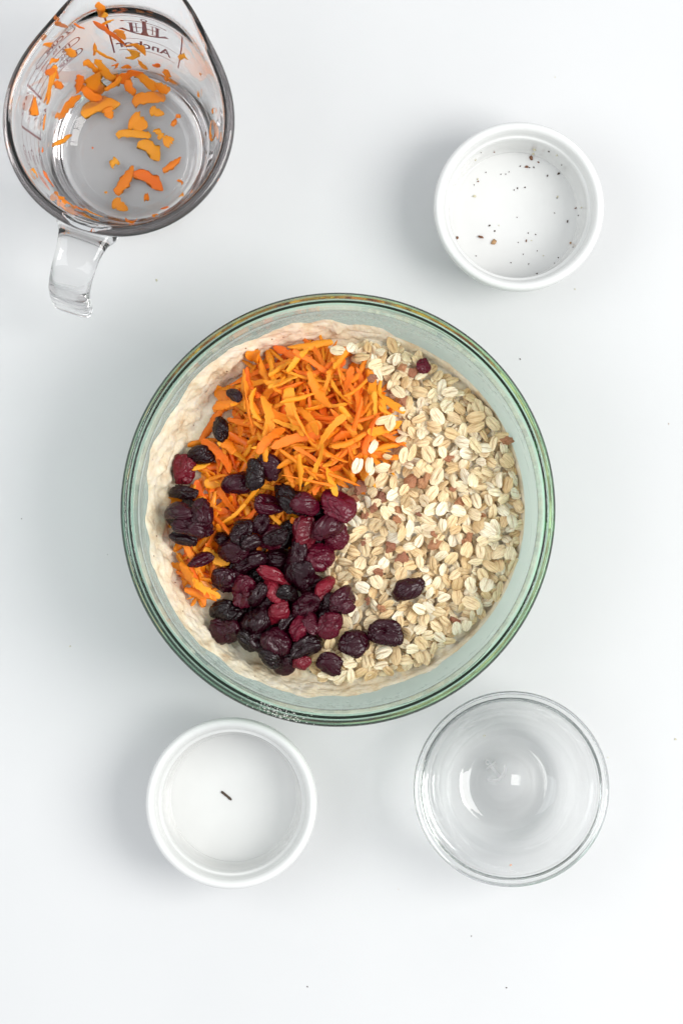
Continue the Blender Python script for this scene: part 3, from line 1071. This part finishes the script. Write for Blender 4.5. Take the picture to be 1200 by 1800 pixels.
crumb_data = {k: [chunk_mesh('crumb', 50 + i, M['crumb_' + k], 1, 0.25) for i in range(3)] for k in ('brown', 'dark', 'tan', 'pale')}
CRUMBS = [(727, 258, 20, 'brown'), (742, 218, 16, 'pale'), (740, 238, 14, 'pale'), (707, 302, 17, 'brown'), (677, 297, 7, 'dark'), (740, 303, 8, 'dark'), (720, 305, 8, 'dark'),
          (762, 280, 11, 'brown'), (805, 343, 12, 'dark'), (858, 333, 14, 'dark'), (812, 227, 10, 'dark'), (872, 291, 7, 'dark'), (555, 230, 9, 'brown'),
          (493, 233, 6, 'dark'), (467, 268, 9, 'pale'), (517, 326, 6, 'dark'), (587, 335, 5, 'dark'), (610, 335, 5, 'dark'), (625, 325, 5, 'dark'),
          (480, 370, 9, 'brown'), (462, 385, 6, 'dark'), (478, 358, 9, 'pale'), (665, 401, 9, 'dark'), (648, 409, 6, 'dark'), (700, 397, 8, 'dark'), (463, 440, 16, 'pale'),
          (852, 440, 9, 'pale'), (849, 447, 5, 'dark'), (937, 495, 12, 'brown'), (965, 492, 9, 'pale'), (951, 528, 7, 'dark'), (898, 556, 12, 'dark'), (662, 537, 4, 'dark'),
          (838, 517, 4, 'dark'), (534, 577, 11, 'dark'), (558, 601, 9, 'dark'), (577, 575, 6, 'pale'), (382, 632, 14, 'brown'), (494, 630, 24, 'brown'),
          (555, 652, 27, 'tan'), (705, 647, 12, 'brown'), (730, 647, 7, 'pale'), (714, 611, 6, 'dark'), (749, 618, 5, 'dark'), (668, 655, 5, 'dark'),
          (757, 695, 6, 'dark'), (785, 717, 5, 'pale'), (691, 711, 5, 'dark'), (717, 756, 5, 'dark'), (470, 719, 6, 'dark'), (633, 750, 4, 'dark'),
          (855, 726, 6, 'dark'), (757, 803, 10, 'dark'), (915, 660, 14, 'tan'), (925, 678, 7, 'dark'), (838, 753, 5, 'dark'), (850, 245, 12, 'pale')]
CNAME = {'brown': 'brown nut crumb inside the ramekin, among specks', 'dark': 'tiny dark speck of nut inside the crumb-strewn ramekin',
         'tan': 'larger tan nut crumb with a pale middle inside the ramekin', 'pale': 'pale yellowish crumb inside the crumb-strewn ramekin'}
for (cx, cy_, s, k) in CRUMBS:
    px, py = 660 + cx / 2.667, 180 + cy_ / 2.667
    p, nrm = hit_lathe(px, py, ram1.location, ram_in, 0.039)
    R = max(s, 6) / 2.667 / ppm(0.01) * 0.75
    ang = math.radians(-20) if s == 24 else random.uniform(0, PI)
    fr, st = lay(p, nrm, ang)
    put('crumb', random.choice(crumb_data[k]), p + nrm * R * 0.35, fr, (R, R * (0.55 if s in (24, 12) else 0.9), R), CNAME[k], 'crumb', k + ' crumbs in the ramekin')

# dark sliver in the other ramekin
p, nrm = hit_lathe(398, 1399, ram2.location, ram_in, 0.039)
sl_v, sl_f = [], []
for i in range(9):
    for k in range(7):
        a_ = 2 * PI * k / 7
        q_ = (1 + 0.35 * mnoise.noise((i * 0.9, k * 0.8, 3))) * (0.75 if i in (0, 8) else 1)
        sl_v.append((i / 8 - 0.5, 0.09 * q_ * math.cos(a_) + 0.02 * mnoise.noise((i * 0.5, 0, 7)), 0.07 * q_ * math.sin(a_)))
for i in range(8):
    for k in range(7):
        sl_f.append([i * 7 + k, i * 7 + (k + 1) % 7, i * 7 + 7 + (k + 1) % 7, i * 7 + 7 + k])
sl_f += [list(range(7))[::-1], [56 + k for k in range(7)]]
sl = put('nut_sliver', mesh_data('nut_sliver', sl_v, sl_f, M['crumb_dark']), p + Vector((0, 0, 0.0005)), Matrix.Rotation(math.radians(-40), 3, 'Z'),
         (0.0072, 0.0075, 0.0075), 'thin dark brown nut sliver on the bottom of the empty ramekin', 'nut sliver', None)

# ------------------------------------------------------------------ small clear glass bowl
gc = P(899, 1388, 0.047)
sb_in = catmull([(0.0, 0.0052), (0.0150, 0.0054), (0.0235, 0.0066), (0.0300, 0.0105), (0.0362, 0.0180), (0.0420, 0.0285), (0.0455, 0.0370), (0.0465, 0.0410)], 7)
sb_out = catmull([(0.0250, 0.0002), (0.0278, 0.0014), (0.0325, 0.0058), (0.0385, 0.0140), (0.0440, 0.0250), (0.0478, 0.0350), (0.0492, 0.0405)], 6)
sb_lip = catmull([(0.0492, 0.0405), (0.0512, 0.0418), (0.0521, 0.0440), (0.0518, 0.0462), (0.0506, 0.0472), (0.0494, 0.0464), (0.0489, 0.0450), (0.0480, 0.0446), (0.0470, 0.0436), (0.0465, 0.0410)], 5)
sb_prof = [(0, 0.0013), (0.0150, 0.0013), (0.0157, 0.0005), (0.0225, 0.0002)] + [tuple(p) for p in sb_out] + \
          [tuple(p) for p in sb_lip[1:-1]] + [tuple(p) for p in sb_in[::-1]]
gb = empty('glass_prep_bowl', (gc.x, gc.y, 0), 'small empty clear glass bowl with an anchor embossed in its base', 'glass bowl')
obj('bowl_body', lathe('bowl_body', sb_prof, 180, M['bowl_glass']), gb)


def extrude_polys(polys, z0, z1):
    V, F = [], []
    for poly in polys:
        nn = len(poly); o0 = len(V)
        V += [(x, y, z0) for x, y in poly] + [(x, y, z1) for x, y in poly]
        F.append([o0 + i for i in range(nn)][::-1]); F.append([o0 + nn + i for i in range(nn)])
        for i in range(nn):
            j = (i + 1) % nn
            F.append([o0 + i, o0 + j, o0 + nn + j, o0 + nn + i])
    return V, F


def stroke(pts, w, ):
    """outline of a polyline with width w (list of quads)"""
    out = []
    for (x0, y0), (x1, y1) in zip(pts[:-1], pts[1:]):
        d = math.hypot(x1 - x0, y1 - y0)
        if d < 1e-9: continue
        nx_, ny_ = -(y1 - y0) / d * w / 2, (x1 - x0) / d * w / 2
        ex, ey = (x1 - x0) / d * w * 0.2, (y1 - y0) / d * w * 0.2
        out.append([(x0 - nx_ - ex, y0 - ny_ - ey), (x1 - nx_ + ex, y1 - ny_ + ey), (x1 + nx_ + ex, y1 + ny_ + ey), (x0 + nx_ - ex, y0 + ny_ - ey)])
    return out


def arc(cx, cy, r, a0, a1, n=14):
    return [(cx + r * math.cos(math.radians(a0 + (a1 - a0) * i / n)), cy + r * math.sin(math.radians(a0 + (a1 - a0) * i / n))) for i in range(n + 1)]


def anchor_polys():
    """anchor about 1 high, centred, shank vertical, ring at the top"""
    ps = [[(-0.045, 0.36), (0.045, 0.36), (0.06, -0.25), (0.11, -0.42), (-0.11, -0.42), (-0.06, -0.25)][::-1]]
    ps += stroke(arc(0, 0.43, 0.065, 0, 360), 0.035)
    ps += stroke([(-0.5, 0.30), (0.5, 0.30)], 0.035)
    ps += stroke(arc(0, 0.20, 0.62, 218, 322), 0.07)
    for s in (-1, 1):
        ps.append([(s * 0.62, -0.12), (s * 0.42, -0.30), (s * 0.50, -0.10)])
        ps += stroke(arc(s * 0.5, 0.30, 0.022, 0, 360, 8), 0.03)
    return ps


def ribbon(pts, w):
    L_, R_ = [], []
    for i, (x, y) in enumerate(pts):
        x0, y0 = pts[max(0, i - 1)]; x1, y1 = pts[min(len(pts) - 1, i + 1)]
        d = math.hypot(x1 - x0, y1 - y0)
        nx_, ny_ = -(y1 - y0) / d * w / 2, (x1 - x0) / d * w / 2
        L_.append((x + nx_, y + ny_)); R_.append((x - nx_, y - ny_))
    return L_ + R_[::-1]


V, F = [], []
for poly, h in ((ribbon([(0, 0.20), (0, -0.33)], 0.13), 1.0), (ribbon(arc(0, 0.16, 0.56, 205, 335), 0.10), 0.93), (ribbon([(-0.3, 0.26), (0.3, 0.26)], 0.08), 0.86),
                (ribbon(arc(0, 0.44, 0.085, -70, 250), 0.06), 0.8)):
    v_, f_ = extrude_polys([poly], 0, h)
    F += [[i + len(V) for i in q] for q in f_]; V += v_
M['emboss'] = glass_mat('frosted_emboss_glass', None, 0.28)
em = fix_normals(mesh_data('embossed_anchor', V, F, M['emboss'], False))
eo = obj('embossed_anchor', em, gb)
ec = P(869, 1355, 0.0056)
eo.location = (ec.x - gc.x, ec.y - gc.y, 0.00556)
eo.rotation_euler = (0, 0, math.radians(40))
eo.scale = (0.0125, 0.0135, 0.0010)

# two specks in the small bowl
for (px, py, k, s, lab) in [(851, 1293, 'pale', 5, 'pale greenish crumb stuck in the small glass bowl'), (897, 1522, 'carrot', 5, 'tiny orange carrot crumb in the small glass bowl')]:
    p, nrm = hit_lathe(px, py, gc, sb_in, 0.043)
    fr, st = lay(p, nrm, 0.3)
    R = s / ppm(0.02) * 0.55
    dat = crumb_data['pale'][0] if k == 'pale' else chunk_mesh('crumb', 77, M['carrot'], 1, 0.2)
    put('crumb', dat, p + nrm * R * 0.4, fr, (R, R * 0.8, R * 0.8), lab, 'crumb', None)

# ------------------------------------------------------------------ measuring cup
mc = P(208, 211, 0.104)
cup_in = catmull([(0.0, 0.0085), (0.0265, 0.0086), (0.0325, 0.0100), (0.0380, 0.0145), (0.0420, 0.0230), (0.0470, 0.0500), (0.0504, 0.0750), (0.0525, 0.0920), (0.0533, 0.0985)], 7)
cup_out = catmull([(0.0370, 0.0002), (0.0405, 0.0018), (0.0432, 0.0065), (0.0462, 0.0170), (0.0514, 0.0500), (0.0550, 0.0750), (0.0572, 0.0920), (0.0578, 0.0960)], 7)
cup_lip = catmull([(0.0578, 0.0960), (0.0588, 0.0985), (0.0594, 0.1010), (0.0590, 0.1036), (0.0570, 0.1048), (0.0549, 0.1038), (0.0538, 0.1016), (0.0533, 0.0985)], 5)
HAND = math.atan2(-0.95, -0.31)
SPOUT = math.radians(83)


def smooth(t):
    t = min(1, max(0, t)); return t * t * (3 - 2 * t)


def spout_push(a, z):
    k = math.exp(-abs(wrap(a - SPOUT) / 0.50) ** 2.6)
    k2 = math.exp(-abs(wrap(a - SPOUT) / 0.75) ** 2.6)
    return k * 0.0125 * smooth((z - 0.0895) / 0.0155) + k2 * 0.0058 * smooth((z - 0.015) / 0.07)


def cup_deform(r, a, z):
    s = spout_push(a, z) if r > 0.03 else 0
    r2 = r + s
    return r2 * math.cos(a), r2 * math.sin(a), z + s * 0.12


cup_prof = [(0, 0.0006), (0.0300, 0.0005), (0.0355, 0.0002)] + [tuple(p) for p in cup_out] + [tuple(p) for p in cup_lip[1:-1]] + [tuple(p) for p in cup_in[::-1]]
cup = empty('measuring_cup', (mc.x, mc.y, 0), 'clear glass measuring cup with red markings and carrot bits inside', 'measuring cup')
obj('cup_body', lathe('cup_body', cup_prof, 220, M['cup_glass'], cup_deform), cup)


def rout_cup(z):
    return float(np.interp(z, cup_out[:, 1], cup_out[:, 0]))


# handle: rounded bar swept outwards and down
hp = catmull([(0.0560, 0.0880), (0.0630, 0.0900), (0.0720, 0.0905), (0.0810, 0.0880), (0.0875, 0.0800), (0.0908, 0.0690), (0.0922, 0.0570), (0.0932, 0.0480), (0.0942, 0.0415)], 6)
nh = len(hp)
hv, hf = [], []
NS = 28
hdir = Vector((math.cos(HAND), math.sin(HAND), 0)); hside = Vector((-hdir.y, hdir.x, 0))
for i in range(nh):
    t = i / (nh - 1)
    p = hp[i]
    tg = hp[min(nh - 1, i + 1)] - hp[max(0, i - 1)]
    tg = tg / np.linalg.norm(tg)
    nr, nz = -tg[1], tg[0]
    wid = float(np.interp(t, [0, 0.1, 0.22, 0.4, 0.7, 1.0], [0.0340, 0.0270, 0.0232, 0.0222, 0.0222, 0.0215]))
    thk = float(np.interp(t, [0, 0.1, 0.3, 0.6, 1.0], [0.0140, 0.0105, 0.0085, 0.0080, 0.0085]))
    sc = 1.0
    if i == nh - 1: sc = 0.72
    if i == nh - 2: sc = 0.95
    for k in range(NS):
        a = 2 * PI * k / NS
        e = 0.55
        u = math.copysign(abs(math.cos(a)) ** e, math.cos(a)) * wid / 2 * sc
        v = math.copysign(abs(math.sin(a)) ** e, math.sin(a)) * thk / 2 * sc
        r = p[0] + nr * v; z = p[1] + nz * v
        if i == 0:
            ro = rout_cup(min(z, 0.095)) + 0.0002
            r = math.sqrt(max(ro * ro - u * u, 1e-6))
        q = hdir * r + hside * u
        hv.append((q.x, q.y, z))
for i in range(nh - 1):
    for k in range(NS):
        k2 = (k + 1) % NS
        hf.append([i * NS + k, i * NS + k2, (i + 1) * NS + k2, (i + 1) * NS + k])
hf.append(list(range(NS))[::-1]); hf.append([(nh - 1) * NS + k for k in range(NS)])
obj('handle', fix_normals(mesh_data('handle', hv, hf, M['cup_glass'])), cup)


# printing on the outside of the wall; design plane (u along the wall, v height) in metres
def print_mesh(name, V2, F2, th0, parent, mat):
    out = []
    for (u, v) in V2:
        a = th0 + u / 0.0535
        r = rout_cup(v) + spout_push(a, v) + 0.00018
        out.append((r * math.cos(a), r * math.sin(a), v))
    return obj(name, mesh_data(name, out, F2, mat, False), parent)


def polys_vf(polys):
    V2, F2 = [], []
    for poly in polys:
        if len(poly) == 4:       # split long quads so that they follow the curve
            (a, b, c, d) = poly
            L = math.hypot(b[0] - a[0], b[1] - a[1])
            k = max(1, int(L / 0.0012))
            o0 = len(V2)
            for i in range(k + 1):
                t = i / k
                V2.append((a[0] + (b[0] - a[0]) * t, a[1] + (b[1] - a[1]) * t)); V2.append((d[0] + (c[0] - d[0]) * t, d[1] + (c[1] - d[1]) * t))
            for i in range(k):
                F2.append([o0 + 2 * i, o0 + 2 * i + 2, o0 + 2 * i + 3, o0 + 2 * i + 1])
        else:
            o0 = len(V2); V2 += list(poly); F2.append([o0 + i for i in range(len(poly))])
    return V2, F2


def text_vf(s, size, u, v, bold=0.0):
    cu = bpy.data.curves.new('lettering', 'FONT')
    cu.body = s; cu.size = size; cu.resolution_u = 3; cu.offset = bold
    cu.align_x = 'LEFT'; cu.align_y = 'CENTER'
    to = bpy.data.objects.new('lettering', cu)
    col.objects.link(to)
    bpy.context.view_layer.update()
    dg = bpy.context.evaluated_depsgraph_get()
    me = to.evaluated_get(dg).to_mesh()
    V2 = [(u + q.co.x, v + q.co.y) for q in me.vertices]
    F2 = [list(p.vertices) for p in me.polygons]
    to.evaluated_get(dg).to_mesh_clear()
    bpy.data.objects.remove(to); bpy.data.curves.remove(cu)
    return V2, F2


def join_vf(lst):
    V2, F2 = [], []
    for v, f in lst:
        o0 = len(V2); V2 += v; F2 += [[i + o0 for i in q] for q in f]
    return V2, F2


def xf(polys, s, u, v):
    return [[(x * s + u, y * s + v) for x, y in p] for p in polys]


RR = 0.0535
UP = PI / 2
# emblem: u grows counter-clockwise, so the frame runs from the right (seen inside) to the left
logo = xf(anchor_polys(), 0.022, 0, 0.0685)
s = 0.022
for sg in (-1, 1):
    x0 = sg * 0.0068; x1 = sg * 0.0042
    logo += stroke([(x0, 0.062), (x0, 0.0725)], 0.0018)
    logo += stroke([(x1, 0.062), (x1, 0.0725)], 0.0006)
    for yy in (0.062, 0.0725):
        logo += stroke([(x0 - 0.0017, yy), (x0 + 0.0017, yy)], 0.0006); logo += stroke([(x1 - 0.0009, yy), (x1 + 0.0009, yy)], 0.0005)
    logo += stroke([(x0, 0.0673), (sg * 0.001, 0.0673)], 0.0008)
frame = []
uL, uR = -math.radians(23) * RR, math.radians(20) * RR
for u_ in (uL, uR): frame += stroke([(u_, 0.0385), (u_, 0.0825)], 0.0010)
frame += stroke([(uL, 0.0822), (uR, 0.0822)], 0.0005)
frame += stroke([(uL, 0.0535), (uR, 0.0535)], 0.0004)
for q in range(30):
    uu = uL + 0.003 + q * (uR - uL - 0.006) / 30
    frame += stroke([(uu, 0.0408), (uu + 0.0007, 0.0408)], 0.0006)
th_logo = UP - math.radians(11)
print_mesh('anchor_emblem', *join_vf([polys_vf(logo)]), th_logo, cup, M['red_print'])
print_mesh('emblem_frame', *join_vf([polys_vf(frame)]), th_logo, cup, M['red_print'])
print_mesh('brand_lettering', *text_vf('Anchor', 0.0105, -0.0155, 0.0470, 0.00018), th_logo, cup, M['red_print'])

# cup scale (upper left wall): from 121 deg to 156 deg, then ounces, then a second bar
zl = [0.0850, 0.0775, 0.0700, 0.0630, 0.0560]


def oval(u0, u1, z, h):
    r = h / 2
    return stroke(arc(u1 - r, z, r, -90, 90, 8) + arc(u0 + r, z, r, 90, 270, 8) + [(u1 - r, z - r)], 0.0008)


t0 = math.radians(120)
lines, texts = [], []
ub = math.radians(36) * RR
lines += stroke([(ub, 0.0545), (ub, 0.0862)], 0.0014)
for i, z in enumerate(zl):
    us = [0.024, 0.016, 0.0205, 0.013, 0.0195][i]
    lines += stroke([(us, z), (ub, z)], 0.0008)
lines += oval(-0.004, 0.024, zl[0], 0.0062)
lines += oval(-0.004, 0.0205, zl[2], 0.0060)
lines += oval(-0.003, 0.0195, zl[4], 0.0058)
texts += [text_vf('2 CUPS', 0.0052, -0.0015, zl[0], 0.0002), text_vf('1¾', 0.0050, 0.006, zl[1], 0.0001), text_vf('1½', 0.0052, 0.001, zl[2], 0.0002),
          text_vf('1⅓', 0.0048, 0.004, zl[3], 0.0001), text_vf('1 CUP', 0.0050, -0.0005, zl[4], 0.0002)]
print_mesh('cup_scale', *join_vf([polys_vf(lines)] + texts), t0, cup, M['red_print'])

t1 = math.radians(157)
lines, texts = [], []
ub = math.radians(22) * RR
lines += stroke([(ub, 0.0400), (ub, 0.0800)], 0.0014)
for z, s_ in ((0.0800, '16 OZ'), (0.0670, '12 OZ'), (0.0545, '8 OZ'), (0.0415, '4 OZ')):
    texts.append(text_vf(s_, 0.0052, 0.001, z, 0.0002))
    lines += stroke([(0.0155, z), (ub, z)], 0.0008)
print_mesh('ounce_scale', *join_vf([polys_vf(lines)] + texts), t1, cup, M['red_print'])

t2 = math.radians(179)
lines, texts = [], []
for i, z in enumerate((0.0790, 0.0705, 0.0620, 0.0535, 0.0450)):
    lines += stroke([(0.0, z), (0.010 - 0.001 * (i % 2), z)], 0.0005)
    if i % 2 == 0: lines += oval(0.010, 0.031, z, 0.0054)
for z, s_ in ((0.0790, '500 ML'), (0.0620, '300 ML'), (0.0450, '100 ML')):
    texts.append(text_vf(s_, 0.0042, 0.0125, z, 0.0001))
for z, s_ in ((0.0705, '400'), (0.0535, '200')):
    texts.append(text_vf(s_, 0.0040, 0.0115, z, 0.0001))
print_mesh('millilitre_scale', *join_vf([polys_vf(lines)] + texts), t2, cup, M['red_print'])

# right wall: small care text reduced to dots and two bars
t3 = math.radians(9)
lines = []
for a_ in (0.0, -16.0):
    uu = math.radians(a_) * RR
    lines += stroke([(uu, 0.045), (uu, 0.086)], 0.0010)
    for z in (0.083, 0.074, 0.065, 0.056):
        lines += stroke([(uu - 0.009, z), (uu, z)], 0.0003)
for row, z in enumerate((0.083, 0.0775, 0.072, 0.066, 0.060)):
    for q in range(13):
        uu = math.radians(9) * RR + q * 0.00135 + row * 0.0008
        lines += stroke([(uu, z), (uu + 0.0006, z)], 0.0007)
print_mesh('care_print', *join_vf([polys_vf(lines)]), t3, cup, M['red_print'])

# carrot bits clinging in the cup: crop pixels (x, y, length, width, picture angle)
BITS = [(730, 480, 170, 45, 8), (680, 605, 95, 75, -30), (770, 550, 75, 38, -20), (655, 658, 175, 30, -3), (740, 735, 140, 46, -42), (780, 655, 58, 30, -60),
        (825, 690, 58, 42, 35), (855, 600, 42, 20, 70), (875, 570, 26, 16, 0), (845, 808, 115, 26, 42), (560, 797, 48, 34, 30), (615, 885, 165, 42, 62),
        (735, 882, 170, 42, -32), (590, 1010, 88, 46, -35), (720, 968, 28, 26, 0), (645, 1090, 62, 36, 0), (292, 690, 122, 28, 40), (490, 520, 200, 52, 15),
        (535, 555, 62, 44, -70), (440, 455, 122, 52, -28), (330, 510, 165, 60, 50), (275, 560, 32, 24, 30), (385, 400, 82, 42, 80), (465, 390, 100, 70, 75),
        (520, 345, 165, 50, -32), (560, 400, 120, 36, 35), (630, 360, 130, 60, 15), (635, 415, 88, 48, -70), (725, 390, 122, 46, -35), (795, 425, 90, 50, -15),
        (620, 315, 52, 34, 0), (565, 310, 26, 24, 0), (700, 310, 52, 24, -35), (775, 308, 32, 28, 0), (825, 345, 46, 30, 70), (820, 378, 26, 16, 30),
        (450, 320, 110, 30, -20), (490, 30, 78, 46, 85), (512, 52, 32, 26, 45), (520, 100, 82, 20, 15), (540, 150, 195, 28, -15), (592, 148, 72, 40, -40), (462, 232, 72, 20, 62),
        (510, 260, 112, 22, -8), (670, 222, 102, 36, -15), (655, 252, 62, 40, -60), (290, 105, 62, 22, 10), (385, 120, 60, 15, 0), (345, 250, 72, 34, 0),
        (235, 208, 44, 24, 20), (258, 290, 34, 28, 30), (250, 350, 102, 34, 5), (235, 410, 165, 42, 65), (282, 410, 66, 30, 10), (155, 515, 66, 58, -60), (230, 470, 62, 34, 70),
        (207, 595, 78, 26, 80), (898, 272, 52, 22, -15), (988, 355, 16, 14, 0), (1042, 640, 84, 28, 85), (980, 455, 32, 16, 80), (1050, 540, 26, 14, 40),
        (165, 850, 52, 26, -60), (225, 880, 84, 36, -55), (200, 735, 26, 20, 90), (280, 965, 36, 26, -30), (330, 1005, 62, 26, -20), (390, 1030, 62, 22, 0),
        (455, 1055, 98, 28, -20), (895, 960, 26, 20, 20), (945, 945, 20, 14, 60), (810, 1025, 42, 18, 10), (760, 1060, 28, 18, 30), (885, 890, 36, 10, -30),
        (1045, 865, 22, 12, 30), (455, 725, 10, 8, 0), (520, 943, 16, 12, 0)]
cup_in_d = cup_in.copy()
zcount = []
small_shred = [mesh_data('carrot_shred', *shred_mesh(60 + i, 12, 8, 1.3), M['carrot']) for i in range(8)]
for (cx, cy_, l, w_, ang) in BITS:
    px, py = cx / 2.79, cy_ / 2.79
    p, nrm = hit_lathe(px, py, mc, cup_in, 0.0985, spout_push)
    fr, st = lay(p, nrm, math.radians(ang))
    k = 1 / 2.79 / ppm(p.z)
    wall = nrm.z < 0.8
    L = l * k * st
    W = w_ * k / 0.20
    T = min(W, 0.016) * 0.75
    near = sum(1 for q in zcount if (q - p).length < 0.006)
    zcount.append(p)
    lift = 0.0006 + T * 0.05 + 0.0008 * near
    put('carrot_shred', random.choice(small_shred), p + nrm * lift, fr, (L, W, T),
        'orange carrot bit clinging to the wall of the glass measuring cup' if wall else 'orange carrot shred on the bottom of the glass measuring cup',
        'carrot shred', 'carrot bits on the cup wall' if wall else 'carrot bits on the cup bottom')

# ------------------------------------------------------------------ specks on the table
for (px, py, s, k) in [(275, 492, 6, 'pale'), (1187, 1300, 6, 'pale'), (1068, 1332, 4, 'pale'), (540, 1735, 4, 'dark'), (890, 1737, 4, 'dark'), (123, 1136, 5, 'pale'), (38, 912, 3, 'dark'),
                       (828, 1646, 3, 'dark'), (700, 1564, 2.5, 'tan'), (1010, 508, 4, 'pale'), (914, 631, 4, 'dark'), (975, 135, 3, 'pale'), (189, 975, 2.5, 'dark'), (1175, 745, 3, 'tan')]:
    p = P(px, py, 0)
    R = s / ppm(0) * 0.5
    put('crumb', random.choice(crumb_data[k]), p + Vector((0, 0, R * 0.4)), Matrix.Rotation(random.uniform(0, 6), 3, 'Z'), (R, R * 0.8, R * 0.8),
        {'pale': 'pale crumb lying on the white tabletop', 'dark': 'tiny dark speck lying on the white tabletop', 'tan': 'tiny tan speck lying on the white tabletop'}[k],
        'crumb', k + ' specks on the tabletop')
